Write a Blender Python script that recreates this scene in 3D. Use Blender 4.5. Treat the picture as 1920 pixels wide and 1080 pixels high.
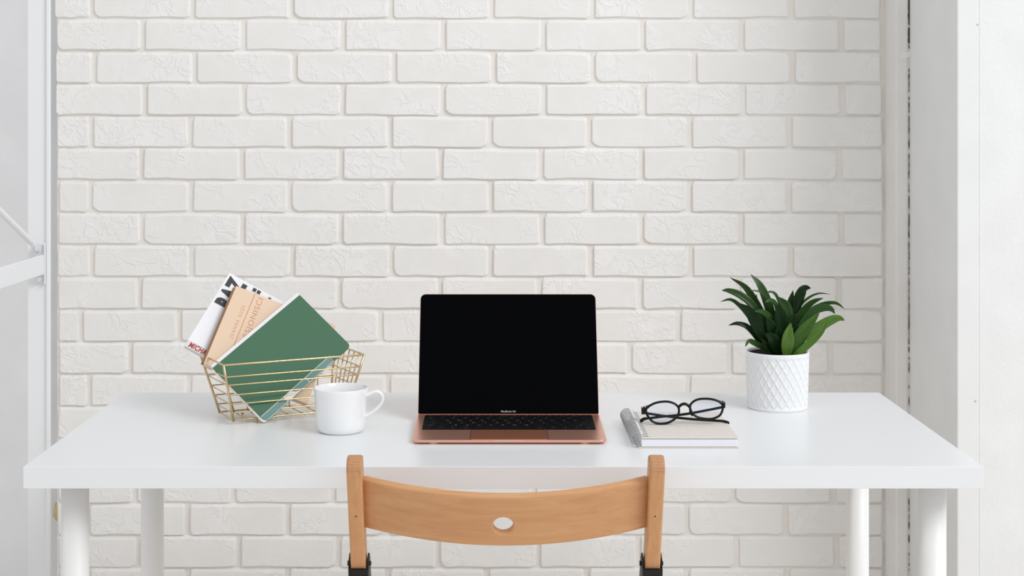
import bpy, bmesh, math, random
from mathutils import Vector, Matrix

# ---------------------------------------------------------------- clear
for o in list(bpy.data.objects):
    bpy.data.objects.remove(o, do_unlink=True)
scene = bpy.context.scene
COL = scene.collection
random.seed(7)

# ---------------------------------------------------------------- camera, world, light, exposure
# metres; x right, y away from the viewer, z up; y = 0 is the front edge of the desk
F_PX = 2830.0
cam_d = bpy.data.cameras.new('camera')
cam_d.sensor_fit = 'HORIZONTAL'
cam_d.sensor_width = 36.0
cam_d.lens = F_PX / 1920 * 36
cam_d.shift_x = (960 - 932) / 1920
cam_d.shift_y = -(540 - 226) / 1920
cam_d.dof.use_dof = True
cam_d.dof.focus_distance = 2.46
cam_d.dof.aperture_fstop = 10.0
cam = bpy.data.objects.new('camera', cam_d)
cam.location = (-0.009, -2.2, 1.2345)
cam.rotation_euler = (math.radians(90), 0, 0)
COL.objects.link(cam)
scene.camera = cam

world = bpy.data.worlds.new('daylight')
scene.world = world
world.use_nodes = True
bg = world.node_tree.nodes['Background']
bg.inputs['Color'].default_value = (0.985, 0.99, 1.0, 1)
bg.inputs['Strength'].default_value = 0.74

def area_light(name, loc, target, sx, sy, power, color):
    d = bpy.data.lights.new(name, 'AREA')
    d.shape = 'RECTANGLE'
    d.size, d.size_y = sx, sy
    d.energy = power
    d.color = color
    o = bpy.data.objects.new(name, d)
    o.location = loc
    o.rotation_euler = (Vector(target) - Vector(loc)).to_track_quat('-Z', 'Y').to_euler()
    COL.objects.link(o)
    return o

area_light('window_daylight', (3.9, -3.1, 4.9), (0.0, 0.7, 0.9), 3.0, 2.4, 222, (0.97, 0.985, 1.0))

vs = scene.view_settings
vs.view_transform = 'Standard'
vs.look = 'None'
vs.gamma = 1.0
vs.use_curve_mapping = False
vs.exposure = -0.08

# ---------------------------------------------------------------- materials
def s2l(c):
    c = c / 255.0
    return c / 12.92 if c <= 0.04045 else ((c + 0.055) / 1.055) ** 2.4

def rgb(r, g, b):
    return (s2l(r), s2l(g), s2l(b), 1.0)

def mat(name, color, rough=0.5, metal=0.0, spec=0.5, coat=0.0):
    m = bpy.data.materials.new(name)
    m.use_nodes = True
    p = m.node_tree.nodes['Principled BSDF']
    p.inputs['Base Color'].default_value = color
    p.inputs['Roughness'].default_value = rough
    p.inputs['Metallic'].default_value = metal
    p.inputs['Specular IOR Level'].default_value = spec
    p.inputs['Coat Weight'].default_value = coat
    return m

def nodes(m):
    return m.node_tree.nodes, m.node_tree.links, m.node_tree.nodes['Principled BSDF']

def tex_coord(m, kind='Object', scale=(1, 1, 1), random_offset=False):
    n, l, p = nodes(m)
    tc = n.new('ShaderNodeTexCoord')
    mp = n.new('ShaderNodeMapping')
    mp.inputs['Scale'].default_value = scale
    l.new(tc.outputs[kind], mp.inputs['Vector'])
    if random_offset:
        oi = n.new('ShaderNodeObjectInfo')
        mul = n.new('ShaderNodeMath'); mul.operation = 'MULTIPLY'; mul.inputs[1].default_value = 37.0
        l.new(oi.outputs['Random'], mul.inputs[0])
        l.new(mul.outputs[0], mp.inputs['Location'])
    return mp.outputs['Vector']

def noise(m, vec, scale, detail=3.0, rough=0.55, dist=0.0):
    n, l, p = nodes(m)
    t = n.new('ShaderNodeTexNoise')
    t.inputs['Scale'].default_value = scale
    t.inputs['Detail'].default_value = detail
    t.inputs['Roughness'].default_value = rough
    t.inputs['Distortion'].default_value = dist
    l.new(vec, t.inputs['Vector'])
    return t.outputs['Fac']

def ramp(m, fac, stops):
    n, l, p = nodes(m)
    r = n.new('ShaderNodeValToRGB')
    e = r.color_ramp.elements
    e[0].position, e[0].color = stops[0]
    e[1].position, e[1].color = stops[1]
    for pos, c in stops[2:]:
        x = e.new(pos); x.color = c
    l.new(fac, r.inputs['Fac'])
    return r.outputs['Color']

def bump(m, height, strength, dist, chain=None):
    n, l, p = nodes(m)
    b = n.new('ShaderNodeBump')
    b.inputs['Strength'].default_value = strength
    b.inputs['Distance'].default_value = dist
    l.new(height, b.inputs['Height'])
    if chain is not None:
        l.new(chain, b.inputs['Normal'])
    l.new(b.outputs['Normal'], p.inputs['Normal'])
    return b.outputs['Normal']

def white_paint(name, a, b, rough, bump_scale, bump_strength, bump_dist, rnd=False):
    m = mat(name, a, rough, spec=0.3)
    n, l, p = nodes(m)
    v = tex_coord(m, 'Object', random_offset=rnd)
    l.new(ramp(m, noise(m, v, 9.0, 3), [(0.35, a), (0.68, b)]), p.inputs['Base Color'])
    c = bump(m, noise(m, v, bump_scale, 5, 0.6), bump_strength, bump_dist)
    return m, v, c

# painted brick: lumpy paint with scattered ragged ridges
M_BRICK, v, c = white_paint('painted_brick', rgb(237, 236, 233), rgb(243, 242, 240), 0.55, 28, 0.35, 0.004, True)
n, l, p = nodes(M_BRICK)
rid = noise(M_BRICK, v, 30, 3, 0.55, 0.8)
mask = ramp(M_BRICK, noise(M_BRICK, v, 9, 2), [(0.46, (0, 0, 0, 1)), (0.60, (1, 1, 1, 1))])
sharp = ramp(M_BRICK, rid, [(0.44, (0, 0, 0, 1)), (0.50, (1, 1, 1, 1)), (0.56, (0.2, 0.2, 0.2, 1))])
mul = n.new('ShaderNodeMath'); mul.operation = 'MULTIPLY'
l.new(mask, mul.inputs[0]); l.new(sharp, mul.inputs[1])
bump(M_BRICK, mul.outputs[0], 0.42, 0.0026, c)
M_MORTAR, v, c = white_paint('painted_mortar', rgb(233, 228, 222), rgb(240, 236, 231), 0.65, 60, 0.35, 0.004)
M_PLASTER, v, c = white_paint('white_plaster', rgb(231, 232, 232), rgb(235, 236, 236), 0.6, 70, 0.18, 0.002)
M_ROUGH, v, c = white_paint('rough_plaster', rgb(232, 233, 233), rgb(237, 238, 238), 0.6, 110, 0.30, 0.003)
M_TRIM, v, c = white_paint('painted_trim', rgb(234, 232, 229), rgb(240, 239, 237), 0.5, 40, 0.15, 0.002)
M_GAP = mat('dark_gap', rgb(74, 80, 78), 0.9, spec=0.1)
M_DESK = mat('white_melamine', rgb(234, 236, 238), 0.28, spec=0.4)
M_LEG = mat('white_powder_coat', rgb(242, 242, 241), 0.4, spec=0.4)
M_STEEL_WHITE = mat('white_steel', rgb(238, 240, 242), 0.45, spec=0.4)
M_BOLT = mat('zinc_bolt', rgb(226, 228, 231), 0.4, metal=0.2)
M_CERAMIC = mat('white_ceramic', rgb(243, 244, 245), 0.16, spec=0.5, coat=0.3)
M_POT = mat('matte_white_ceramic', rgb(240, 241, 242), 0.45, spec=0.4)
M_SOIL = mat('dark_soil', rgb(38, 28, 22), 0.95, spec=0.1)
n, l, p = nodes(M_SOIL); vv = tex_coord(M_SOIL); bump(M_SOIL, noise(M_SOIL, vv, 180, 4), 1.0, 0.004)
M_GOLD = mat('brass_wire', rgb(217, 191, 146), 0.22, metal=1.0)
M_BLACKMETAL = mat('black_metal', rgb(26, 24, 24), 0.45, metal=0.4)
M_GREYMETAL = mat('grey_metal', rgb(150, 148, 148), 0.4, metal=0.8)
M_ROSE = mat('rose_aluminium', rgb(238, 180, 158), 0.30, metal=0.82)
M_ROSE_PAD = mat('rose_trackpad', rgb(230, 154, 124), 0.28, metal=0.80)
M_SCREEN = mat('black_glass', (0.0012, 0.0014, 0.002, 1), 0.08, spec=0.03)
M_KEY = mat('black_key', (0.004, 0.004, 0.005, 1), 0.55, spec=0.12)
M_WELL = mat('black_well', (0.003, 0.0025, 0.0025, 1), 0.7, spec=0.1)
M_LEGEND = mat('key_print', rgb(140, 140, 143), 0.6)
M_WORDMARK = mat('screen_print', rgb(205, 196, 192), 0.6)
M_RUBBER = mat('rubber_foot', rgb(224, 190, 184), 0.6)
M_FRAME = mat('black_acetate', (0.003, 0.003, 0.004, 1), 0.15, spec=0.28)
M_TEMPLE = mat('black_temple', (0.003, 0.0035, 0.006, 1), 0.2, spec=0.28)
M_SILVER = mat('silver', rgb(220, 220, 222), 0.25, metal=1.0)
M_COIL = mat('silver_coil', rgb(196, 198, 200), 0.25, metal=1.0)
M_KRAFT = mat('beige_board', rgb(214, 208, 199), 0.8, spec=0.2)
n, l, p = nodes(M_KRAFT); vv = tex_coord(M_KRAFT)
l.new(ramp(M_KRAFT, noise(M_KRAFT, vv, 220, 4, 0.7), [(0.3, rgb(216, 210, 202)), (0.7, rgb(228, 223, 216))]), p.inputs['Base Color'])
M_PAPER = mat('white_pages', rgb(238, 239, 244), 0.85, spec=0.2)
n, l, p = nodes(M_PAPER); vv = tex_coord(M_PAPER, 'Object', (2, 2, 900))
l.new(ramp(M_PAPER, noise(M_PAPER, vv, 1.0, 2), [(0.3, rgb(226, 227, 233)), (0.7, rgb(244, 245, 249))]), p.inputs['Base Color'])
M_CREAM = mat('cream_pages', rgb(236, 231, 222), 0.85, spec=0.2)
M_HOLE = mat('punch_hole', rgb(60, 56, 54), 0.9)
M_GREEN = mat('green_cover', rgb(66, 108, 81), 0.55, spec=0.35)
n, l, p = nodes(M_GREEN); vv = tex_coord(M_GREEN)
bump(M_GREEN, noise(M_GREEN, vv, 900, 2), 0.08, 0.001)
M_TEAL = mat('teal_divider', rgb(112, 148, 144), 0.6, spec=0.3)
M_PEACH = mat('peach_cover', rgb(232, 205, 180), 0.7, spec=0.25)
M_PEACHTXT = mat('copper_ink', rgb(196, 140, 104), 0.5)
M_PEACHBAND = mat('orange_band', rgb(204, 132, 84), 0.6)
M_BROWN = mat('brown_page_edge', rgb(140, 106, 80), 0.8)
M_WHITEBOOK = mat('white_cover', rgb(240, 240, 244), 0.4, spec=0.4)
M_GREYBAND = mat('pale_grey_band', rgb(222, 218, 216), 0.6)
M_INK = mat('black_ink', rgb(52, 52, 56), 0.5)
M_RED = mat('red_ink', rgb(176, 40, 36), 0.5)

def wood(name, scale, tones=((196, 142, 97), (208, 156, 110), (217, 169, 124))):
    m = mat(name, rgb(214, 160, 112), 0.42, spec=0.35)
    n, l, p = nodes(m)
    v = tex_coord(m, 'Object', scale)
    f = noise(m, v, 1.0, 5, 0.65, 0.5)
    l.new(ramp(m, f, [(0.25, rgb(*tones[0])), (0.55, rgb(*tones[1])), (0.8, rgb(*tones[2]))]), p.inputs['Base Color'])
    bump(m, noise(m, v, 3.0, 3), 0.08, 0.001)
    return m
M_WOODX = wood('beech_wood_across', (5, 60, 75))
M_WOODZ = wood('beech_wood_upright', (90, 60, 6))
M_ENDGRAIN = wood('beech_end_grain', (160, 160, 160), ((176, 128, 92), (190, 142, 104), (200, 154, 116)))
M_FLOOR, v, c = white_paint('pale_concrete', rgb(234, 228, 221), rgb(239, 234, 228), 0.5, 30, 0.1, 0.002)

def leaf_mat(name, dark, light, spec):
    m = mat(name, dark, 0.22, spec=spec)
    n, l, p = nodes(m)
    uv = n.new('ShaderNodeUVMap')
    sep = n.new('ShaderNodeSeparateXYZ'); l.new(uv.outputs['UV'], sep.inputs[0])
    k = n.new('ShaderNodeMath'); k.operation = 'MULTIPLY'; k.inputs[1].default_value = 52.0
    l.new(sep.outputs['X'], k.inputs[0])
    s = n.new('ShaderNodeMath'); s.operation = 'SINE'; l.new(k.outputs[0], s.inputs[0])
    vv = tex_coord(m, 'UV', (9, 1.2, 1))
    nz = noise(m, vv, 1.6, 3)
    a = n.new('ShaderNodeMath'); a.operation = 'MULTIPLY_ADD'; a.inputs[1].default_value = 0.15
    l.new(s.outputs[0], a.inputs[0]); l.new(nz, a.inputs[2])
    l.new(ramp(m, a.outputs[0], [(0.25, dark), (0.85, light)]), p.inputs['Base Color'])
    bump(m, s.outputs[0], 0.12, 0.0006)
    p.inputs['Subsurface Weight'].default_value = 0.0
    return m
M_LEAF_D = leaf_mat('dark_leaf', (0.002, 0.009, 0.002, 1), (0.010, 0.040, 0.007, 1), 0.16)  # dark green, deepened further to carry the shade among inner leaves
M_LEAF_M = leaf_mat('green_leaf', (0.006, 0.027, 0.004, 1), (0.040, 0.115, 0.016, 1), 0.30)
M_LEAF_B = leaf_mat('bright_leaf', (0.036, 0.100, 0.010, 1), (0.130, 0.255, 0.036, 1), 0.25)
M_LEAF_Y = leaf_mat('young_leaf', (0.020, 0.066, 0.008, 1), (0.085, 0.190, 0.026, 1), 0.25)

# lens: clear, thin, faint blue coating
M_LENS = bpy.data.materials.new('coated_lens'); M_LENS.use_nodes = True
nt = M_LENS.node_tree
for x in list(nt.nodes):
    if x.type != 'OUTPUT_MATERIAL': nt.nodes.remove(x)
out = [x for x in nt.nodes if x.type == 'OUTPUT_MATERIAL'][0]
tr = nt.nodes.new('ShaderNodeBsdfTransparent'); tr.inputs['Color'].default_value = (0.95, 0.96, 0.985, 1)
gl = nt.nodes.new('ShaderNodeBsdfGlossy'); gl.inputs['Roughness'].default_value = 0.02
gl.inputs['Color'].default_value = (0.12, 0.35, 0.75, 1)
mx = nt.nodes.new('ShaderNodeMixShader'); mx.inputs[0].default_value = 0.05
nt.links.new(tr.outputs[0], mx.inputs[1]); nt.links.new(gl.outputs[0], mx.inputs[2])
nt.links.new(mx.outputs[0], out.inputs[0])

# ---------------------------------------------------------------- helpers
def link(name, me, material, parent=None, smooth=False):
    if material is not None and not me.materials:
        me.materials.append(material)
    if smooth:
        for f in me.polygons: f.use_smooth = True
    o = bpy.data.objects.new(name, me)
    COL.objects.link(o)
    if parent is not None: o.parent = parent
    return o

def mk(name, verts, faces, material, parent=None, smooth=False):
    me = bpy.data.meshes.new(name)
    me.from_pydata([tuple(v) for v in verts], [], faces)
    me.update()
    return link(name, me, material, parent, smooth)

def from_bm(name, bm, material, parent=None, smooth=False):
    bmesh.ops.recalc_face_normals(bm, faces=bm.faces)
    me = bpy.data.meshes.new(name)
    bm.to_mesh(me); bm.free()
    return link(name, me, material, parent, smooth)

def bm_box(bm, x0, x1, y0, y1, z0, z1, bevel=0.0, seg=2):
    r = bmesh.ops.create_cube(bm, size=1.0)
    for v in r['verts']:
        v.co = Vector(((x0 + x1) / 2 + v.co.x * (x1 - x0), (y0 + y1) / 2 + v.co.y * (y1 - y0), (z0 + z1) / 2 + v.co.z * (z1 - z0)))
    if bevel > 0:
        es = list({e for v in r['verts'] for e in v.link_edges})
        bmesh.ops.bevel(bm, geom=es, offset=bevel, segments=seg, affect='EDGES', profile=0.5)

def box(name, x0, x1, y0, y1, z0, z1, material, parent=None, bevel=0.0, seg=2):
    bm = bmesh.new()
    bm_box(bm, x0, x1, y0, y1, z0, z1, bevel, seg)
    return from_bm(name, bm, material, parent)

def catmull(pts, n, closed=False):
    pts = [Vector(p) for p in pts]
    m = len(pts); res = []
    segs = m if closed else m - 1
    per = max(1, n // segs)
    for i in range(segs):
        if closed:
            p0, p1, p2, p3 = pts[(i - 1) % m], pts[i], pts[(i + 1) % m], pts[(i + 2) % m]
        else:
            p0 = pts[i - 1] if i > 0 else pts[0] * 2 - pts[1]
            p1, p2 = pts[i], pts[i + 1]
            p3 = pts[i + 2] if i + 2 < m else pts[m - 1] * 2 - pts[m - 2]
        for k in range(per):
            t = k / per
            res.append(0.5 * ((2 * p1) + (p2 - p0) * t + (2 * p0 - 5 * p1 + 4 * p2 - p3) * t * t + (3 * p1 - p0 - 3 * p2 + p3) * t ** 3))
    if not closed: res.append(pts[-1])
    return res

def tube_data(path, ra, rb=None, seg=8, closed=False, ref=None):
    """sweep an ellipse: ra along the in-plane side, rb along ref (a fixed direction)"""
    rb_f = rb if rb is not None else ra
    ref = Vector(ref) if ref is not None else None
    path = [Vector(p) for p in path]; m = len(path)
    V, Fc = [], []
    prev = None
    for i, p in enumerate(path):
        if closed: t = path[(i + 1) % m] - path[i - 1]
        else: t = path[min(i + 1, m - 1)] - path[max(i - 1, 0)]
        t.normalize()
        if ref is not None:
            r = ref - t * ref.dot(t)
            r.normalize()
        else:
            if prev is None:
                r = Vector((0, 0, 1)) if abs(t.z) < 0.9 else Vector((0, 1, 0))
            else: r = prev
            r = (r - t * r.dot(t)).normalized()
        prev = r
        s = t.cross(r).normalized()
        a = ra(i / max(1, m - 1)) if callable(ra) else ra
        b = rb_f(i / max(1, m - 1)) if callable(rb_f) else rb_f
        for k in range(seg):
            th = 2 * math.pi * k / seg
            V.append(p + s * math.cos(th) * a + r * math.sin(th) * b)
    rings = m if closed else m - 1
    for i in range(rings):
        j = (i + 1) % m
        for k in range(seg):
            k2 = (k + 1) % seg
            Fc.append((i * seg + k, i * seg + k2, j * seg + k2, j * seg + k))
    if not closed:
        Fc.append(tuple(range(seg - 1, -1, -1)))
        Fc.append(tuple((m - 1) * seg + k for k in range(seg)))
    return V, Fc

def tube(name, path, ra, material, parent=None, rb=None, seg=8, closed=False, ref=None):
    V, Fc = tube_data(path, ra, rb, seg, closed, ref)
    return mk(name, V, Fc, material, parent, True)

def lathe_data(profile, seg):
    V, Fc = [], []
    for r, z in profile:
        for k in range(seg):
            th = 2 * math.pi * k / seg
            V.append((r * math.cos(th), r * math.sin(th), z))
    for i in range(len(profile) - 1):
        for k in range(seg):
            k2 = (k + 1) % seg
            Fc.append((i * seg + k, i * seg + k2, (i + 1) * seg + k2, (i + 1) * seg + k))
    return V, Fc

def prism(name, poly, d0, d1, frame, material, parent=None, bevel=0.0):
    """extrude a 2D polygon; frame = (origin, ex, ey, en)"""
    o, ex, ey, en = [Vector(x) for x in frame]
    m = len(poly)
    V = [o + ex * a + ey * b + en * d0 for a, b in poly] + [o + ex * a + ey * b + en * d1 for a, b in poly]
    Fc = [tuple(range(m - 1, -1, -1)), tuple(range(m, 2 * m))]
    Fc += [(i, (i + 1) % m, m + (i + 1) % m, m + i) for i in range(m)]
    bm = bmesh.new()
    vs_ = [bm.verts.new(v) for v in V]
    for f in Fc: bm.faces.new([vs_[i] for i in f])
    if bevel > 0:
        bmesh.ops.recalc_face_normals(bm, faces=bm.faces)
        bmesh.ops.bevel(bm, geom=list(bm.edges), offset=bevel, segments=2, affect='EDGES', profile=0.5)
    return from_bm(name, bm, material, parent)

def round_rect(x0, x1, y0, y1, r, k=6):
    """r may be a number or four radii: (x0,y0) (x1,y0) (x1,y1) (x0,y1)"""
    rr = r if isinstance(r, (tuple, list)) else (r,) * 4
    pts = []
    for (cx, cy, a0), q in zip(((x0, y0, 180), (x1, y0, 270), (x1, y1, 0), (x0, y1, 90)), rr):
        sx = 1 if cx == x0 else -1
        sy = 1 if cy == y0 else -1
        if q <= 0:
            pts.append((cx, cy)); continue
        for i in range(k + 1):
            a = math.radians(a0 + 90 * i / k)
            pts.append((cx + sx * q + q * math.cos(a), cy + sy * q + q * math.sin(a)))
    return pts

def text_mesh(name, body, size, material, parent, frame, depth=0.0002, offset=0.0, spacing=1.0, stretch=1.0, align='LEFT', shear=0.0, fit=None):
    cu = bpy.data.curves.new('text', 'FONT')
    cu.body = body; cu.size = size; cu.extrude = depth; cu.offset = offset
    cu.space_character = spacing; cu.align_x = align; cu.resolution_u = 3; cu.shear = shear
    to = bpy.data.objects.new('text', cu)
    COL.objects.link(to)
    bpy.context.view_layer.update()
    me = bpy.data.meshes.new_from_object(to)
    bpy.data.objects.remove(to, do_unlink=True)
    bpy.data.curves.remove(cu)
    if fit:
        stretch = fit / max(v.co.x for v in me.vertices)
    o, ex, ey, en = [Vector(x) for x in frame]
    for v in me.vertices:
        v.co = o + ex * (v.co.x * stretch) + ey * v.co.y + en * v.co.z
    me.materials.clear()
    me.name = name
    return link(name, me, material, parent)

def empty(name, loc=(0, 0, 0), rot=(0, 0, 0), label=None, cat=None, group=None):
    o = bpy.data.objects.new(name, None)
    o.location = loc; o.rotation_euler = rot
    o.empty_display_size = 0.05
    COL.objects.link(o)
    if label: o['label'] = label
    if cat: o['category'] = cat
    if group: o['group'] = group
    return o

def struct(o, label, cat):
    o['kind'] = 'structure'; o['label'] = label; o['category'] = cat
    return o

DESK_Z = 0.73

# ---------------------------------------------------------------- the setting
WY = 1.10              # face of the bricks
PXM = F_PX / 3.30      # photo pixels per metre on the brick face
def WX(u): return (u - 932) / PXM - 0.009
def WZ(v): return 1.2345 - (v - 226) / PXM

floor = struct(box('floor', -2.6, 3.2, -3.0, 1.2, -0.05, 0.0, M_FLOOR), 'pale grey concrete floor of the room', 'floor')
wall_left = struct(box('wall_left', -2.6, -0.95, 1.145, 1.20, 0.0, 2.3, white_paint('shaded_plaster', rgb(222, 222, 224), rgb(227, 227, 229), 0.6, 40, 0.15, 0.002)[0]), 'smooth white plaster wall greyed for shade left of the bricks behind the shelf upright', 'wall')  # plaster colour greyed to stand in for the weaker light here
wall_back = struct(box('wall_back', WX(106), WX(1662), WY + 0.0055, 1.20, 0.0, 2.06, M_MORTAR), 'white painted brick wall behind the desk', 'wall')

# brick meshes: a few variants shared by all bricks
BL, BH, BD = 0.2065, 0.0672, 0.032
def brick_mesh(name, length, rng):
    """rounded, slightly wavy brick; the top edge slopes gently and the bottom edge is crisp"""
    rad = [rng.uniform(0.003, 0.007) for _ in range(4)]
    if rng.random() < 0.35: rad[rng.randrange(4)] = 0.013
    def outline(lf, rt_, bt, tp):
        x0, x1, z0, z1 = -length / 2 + lf, length / 2 - rt_, -BH / 2 + bt, BH / 2 - tp
        pts = []
        for (cx, cz, sx, sz, a0), q in zip(((x0, z0, 1, 1, 180), (x1, z0, -1, 1, 270), (x1, z1, -1, -1, 0), (x0, z1, 1, -1, 90)), rad):
            for i in range(3):
                t = math.radians(a0 + 45 * i)
                pts.append((cx + sx * q + q * math.cos(t), cz + sz * q + q * math.sin(t)))
            if a0 == 180: pts += [(x0 + (x1 - x0) * t, z0) for t in (0.25, 0.5, 0.75)]
            if a0 == 0: pts += [(x1 + (x0 - x1) * t, z1) for t in (0.25, 0.5, 0.75)]
        return pts
    m = 18
    jit = [(rng.uniform(-.0012, .0012), rng.uniform(-.0012, .0012)) for _ in range(m)]
    jit2 = [(rng.uniform(-.0008, .0008), rng.uniform(-.0010, .0010)) for _ in range(m)]
    V = []
    for (lf, rt_, bt, tp), y in (((0, 0, 0, 0), BD), ((0, 0, 0, 0), 0.0058), ((0.0006, 0.0020, 0.0005, 0.0030), 0.0018), ((0.0020, 0.0052, 0.0014, 0.0072), 0.0)):  # wider top and right bevels shape in bright edges; steep sides read dark
        f = 0.0 if y > 0.005 else 1.0
        V += [(x + jx + kx * f, y, z + jz + kz * f) for (x, z), (jx, jz), (kx, kz) in zip(outline(lf, rt_, bt, tp), jit, jit2)]
    Fc = []
    for i in range(3):
        for k in range(m):
            k2 = (k + 1) % m
            Fc.append((i * m + k, i * m + k2, (i + 1) * m + k2, (i + 1) * m + k))
    Fc.append(tuple(3 * m + k for k in range(m)))
    me = bpy.data.meshes.new(name)
    me.from_pydata(V, [], Fc); me.update()
    for f in me.polygons: f.use_smooth = False
    me.materials.append(M_BRICK)
    return me
rng = random.Random(11)
FULL = [brick_mesh('brick', BL, rng) for _ in range(9)]
PART = [brick_mesh('brick', 0.10, rng) for _ in range(6)]
# first vertical joint of each course, in photo pixels; course k has its lower edge at 33 + 60.6 k
starts = {-8: 172, -7: 266, -6: 172, -5: 267, -4: 173, -3: 268, -2: 172, -1: 268,
          0: 172, 1: 268, 2: 177, 3: 270, 4: 170, 5: 265, 6: 170, 7: 266, 8: 172, 9: 263, 10: 150, 11: 244, 12: 165,
          13: 258, 14: 160, 15: 251, 16: 164, 17: 259, 18: 164, 19: 258, 20: 166, 21: 256, 22: 164}
for k in sorted(starts):
    zc = WZ(33 + 60.6 * k) + BH / 2
    if zc - BH / 2 < 0.0: continue
    lo = 104 + min(7, max(0, k)) * 0.9 + rng.uniform(-2.5, 2.5)
    hi = 1652 + min(6, max(0, k)) * 0.8
    js = []
    u = starts[k]
    while u < hi - 25:
        js.append(u + rng.uniform(-2, 2)); u += 187.4
    edges = [lo - 4.5] + js + [hi + 4.5]
    for a, b in zip(edges[:-1], edges[1:]):
        x0, x1 = WX(a + 4.6), WX(b - 4.6)
        ln = x1 - x0
        if ln > 0.15: me = rng.choice(FULL); sc = ln / BL
        else: me = rng.choice(PART); sc = ln / 0.10
        o = bpy.data.objects.new('brick', me)
        COL.objects.link(o); o.parent = wall_back
        o.location = ((x0 + x1) / 2, WY + rng.uniform(-0.0012, 0.0012), zc + rng.uniform(-0.0006, 0.0006))
        o.scale = (sc, 1, 1)
        o.rotation_euler = (rng.uniform(-.006, .006), rng.uniform(-.003, .003), rng.uniform(-.003, .003))
# a little dried mounting foam at the ragged edge of the bricks
bm = bmesh.new(); bmesh.ops.create_icosphere(bm, subdivisions=2, radius=1)
for v in bm.verts:
    j = 1 + 0.2 * math.sin(v.co.z * 5 + v.co.x * 3)
    v.co = Vector((v.co.x * 0.010 * j, v.co.y * 0.010, v.co.z * 0.020 * j))
fo = from_bm('foam_blob', bm, mat('dried_foam', rgb(196, 186, 140), 0.8), wall_back, True)
fo.location = (WX(103), WY + 0.02, WZ(962))

# pillar on the right
PX0, PY0 = 0.869, 0.68
wall_right = struct(box('wall_right', 0.911, 2.2, PY0 + 0.002, 1.20, 0.0, 2.3, M_ROUGH, None, 0.002, 2), 'rough white plaster face of the wall right of the desk', 'wall')
trim_1 = struct(box('trim_1', PX0, 0.911, PY0, 1.20, 0.0, 2.3, M_PLASTER, None, 0.0025, 2), 'smooth white corner strip of the right hand pillar', 'pillar')
for u_, v_ in ((1833, 46), (1829, 752)):
    D = PY0 + 2.2
    bm = bmesh.new()
    bmesh.ops.create_cone(bm, cap_ends=True, segments=12, radius1=0.0018, radius2=0.0012, depth=0.0016)
    nh = from_bm('nail_head', bm, mat('nail', rgb(196, 196, 196), 0.5, metal=0.4), trim_1, True)
    nh.rotation_euler = (math.radians(90), 0, 0)
    nh.location = ((u_ - 932) * D / F_PX - 0.009, PY0 - 0.0006, 1.2345 - (v_ - 226) * D / F_PX)
trim_2 = struct(box('trim_2', 0.8395, 0.8655, 1.01, 1.20, 0.0, 2.3, M_TRIM, None, 0.004, 3), 'narrow white boxed pipe casing in the corner by the pillar', 'trim')
# dark irregular crack between the casing and the pillar
V, Fc = [], []
zs = [0.0 + 2.3 * i / 420 for i in range(421)]
rg = random.Random(3)
for i, z in enumerate(zs):
    w = 0.0004 + 0.0011 * rg.random() + (0.0010 if z > 1.40 else 0)
    if rg.random() < (0.10 if z > 0.75 else 0.5) or 1.345 < z < 1.39: w = 0.00005
    x = 0.8672 + rg.uniform(-.0003, .0003)
    V += [(x - w, 1.0104, z), (x + w, 1.0104, z), (x + w, 1.03, z), (x - w, 1.03, z)]
    if i:
        a, b = (i - 1) * 4, i * 4
        Fc += [(a, a + 1, b + 1, b), (a + 1, a + 2, b + 2, b + 1), (a + 3, a, b, b + 3)]
crack = mk('crack', V, Fc, M_GAP, trim_2)
box('crack_filler', 0.8650, PX0 + .0005, 1.0108, 1.03, 0.0, 2.3, M_TRIM, trim_2)
bm = bmesh.new(); bmesh.ops.create_icosphere(bm, subdivisions=3, radius=1)
for v in bm.verts:
    j = 1 + 0.25 * math.sin(v.co.x * 7 + v.co.z * 4)
    v.co = Vector((v.co.x * 0.016, v.co.y * 0.003, v.co.z * 0.008 * j + v.co.x * 0.004))
dab = from_bm('plaster_dab', bm, M_TRIM, trim_2, True)
dab.location = (0.862, 1.0105, 1.2345 - (103 - 226) * 3.21 / F_PX)

# ---------------------------------------------------------------- white steel shelf frame on the left
sf = empty('shelf_frame', (-0.92, 0.45, 0), label='white steel shelf frame with bolted crossbar at the left edge beside the bricks', cat='shelf frame')
def upright(y):
    bm = bmesh.new()
    bm_box(bm, -0.0215, 0.0165, y, y + 0.003, 0, 2.2)
    bm_box(bm, 0.0165, 0.0235, y - 0.006, y + 0.003, 0, 2.2, 0.001, 1)
    return from_bm('upright', bm, M_STEEL_WHITE, sf)
upright(0.35); upright(-0.40)
box('crossbar', 0.0105, 0.0140, -0.40, 0.3455, 0.930, 0.9685, M_STEEL_WHITE, sf, 0.0008, 1)
box('crossbar', 0.0105, 0.0140, -0.40, 0.3455, 1.680, 1.7185, M_STEEL_WHITE, sf, 0.0008, 1)
bm = bmesh.new()
bm_box(bm, -0.012, 0.0150, 0.3470, 0.3495, 0.910, 0.992, 0.0006, 1)
bm_box(bm, 0.0142, 0.0160, 0.338, 0.3495, 0.910, 0.992, 0.0004, 1)
from_bm('gusset_plate', bm, M_STEEL_WHITE, sf)
br = [(0.0015, 0.343, 0.978), (-0.001, 0.318, 0.991), (-0.001, -0.385, 1.262)]
br = [Vector(b) for b in br]
pth = [br[0] + (br[1] - br[0]) * t for t in (0, .5, 1)] + [br[1] + (br[2] - br[1]) * t for t in (.04, .5, 1)]
tube('diagonal_brace', pth, lambda t: 0.0085 if t < .3 else 0.0062, M_STEEL_WHITE, sf, rb=lambda t: 0.0012 if t < .3 else 0.0062, seg=10, ref=(1, 0, 0))
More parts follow.
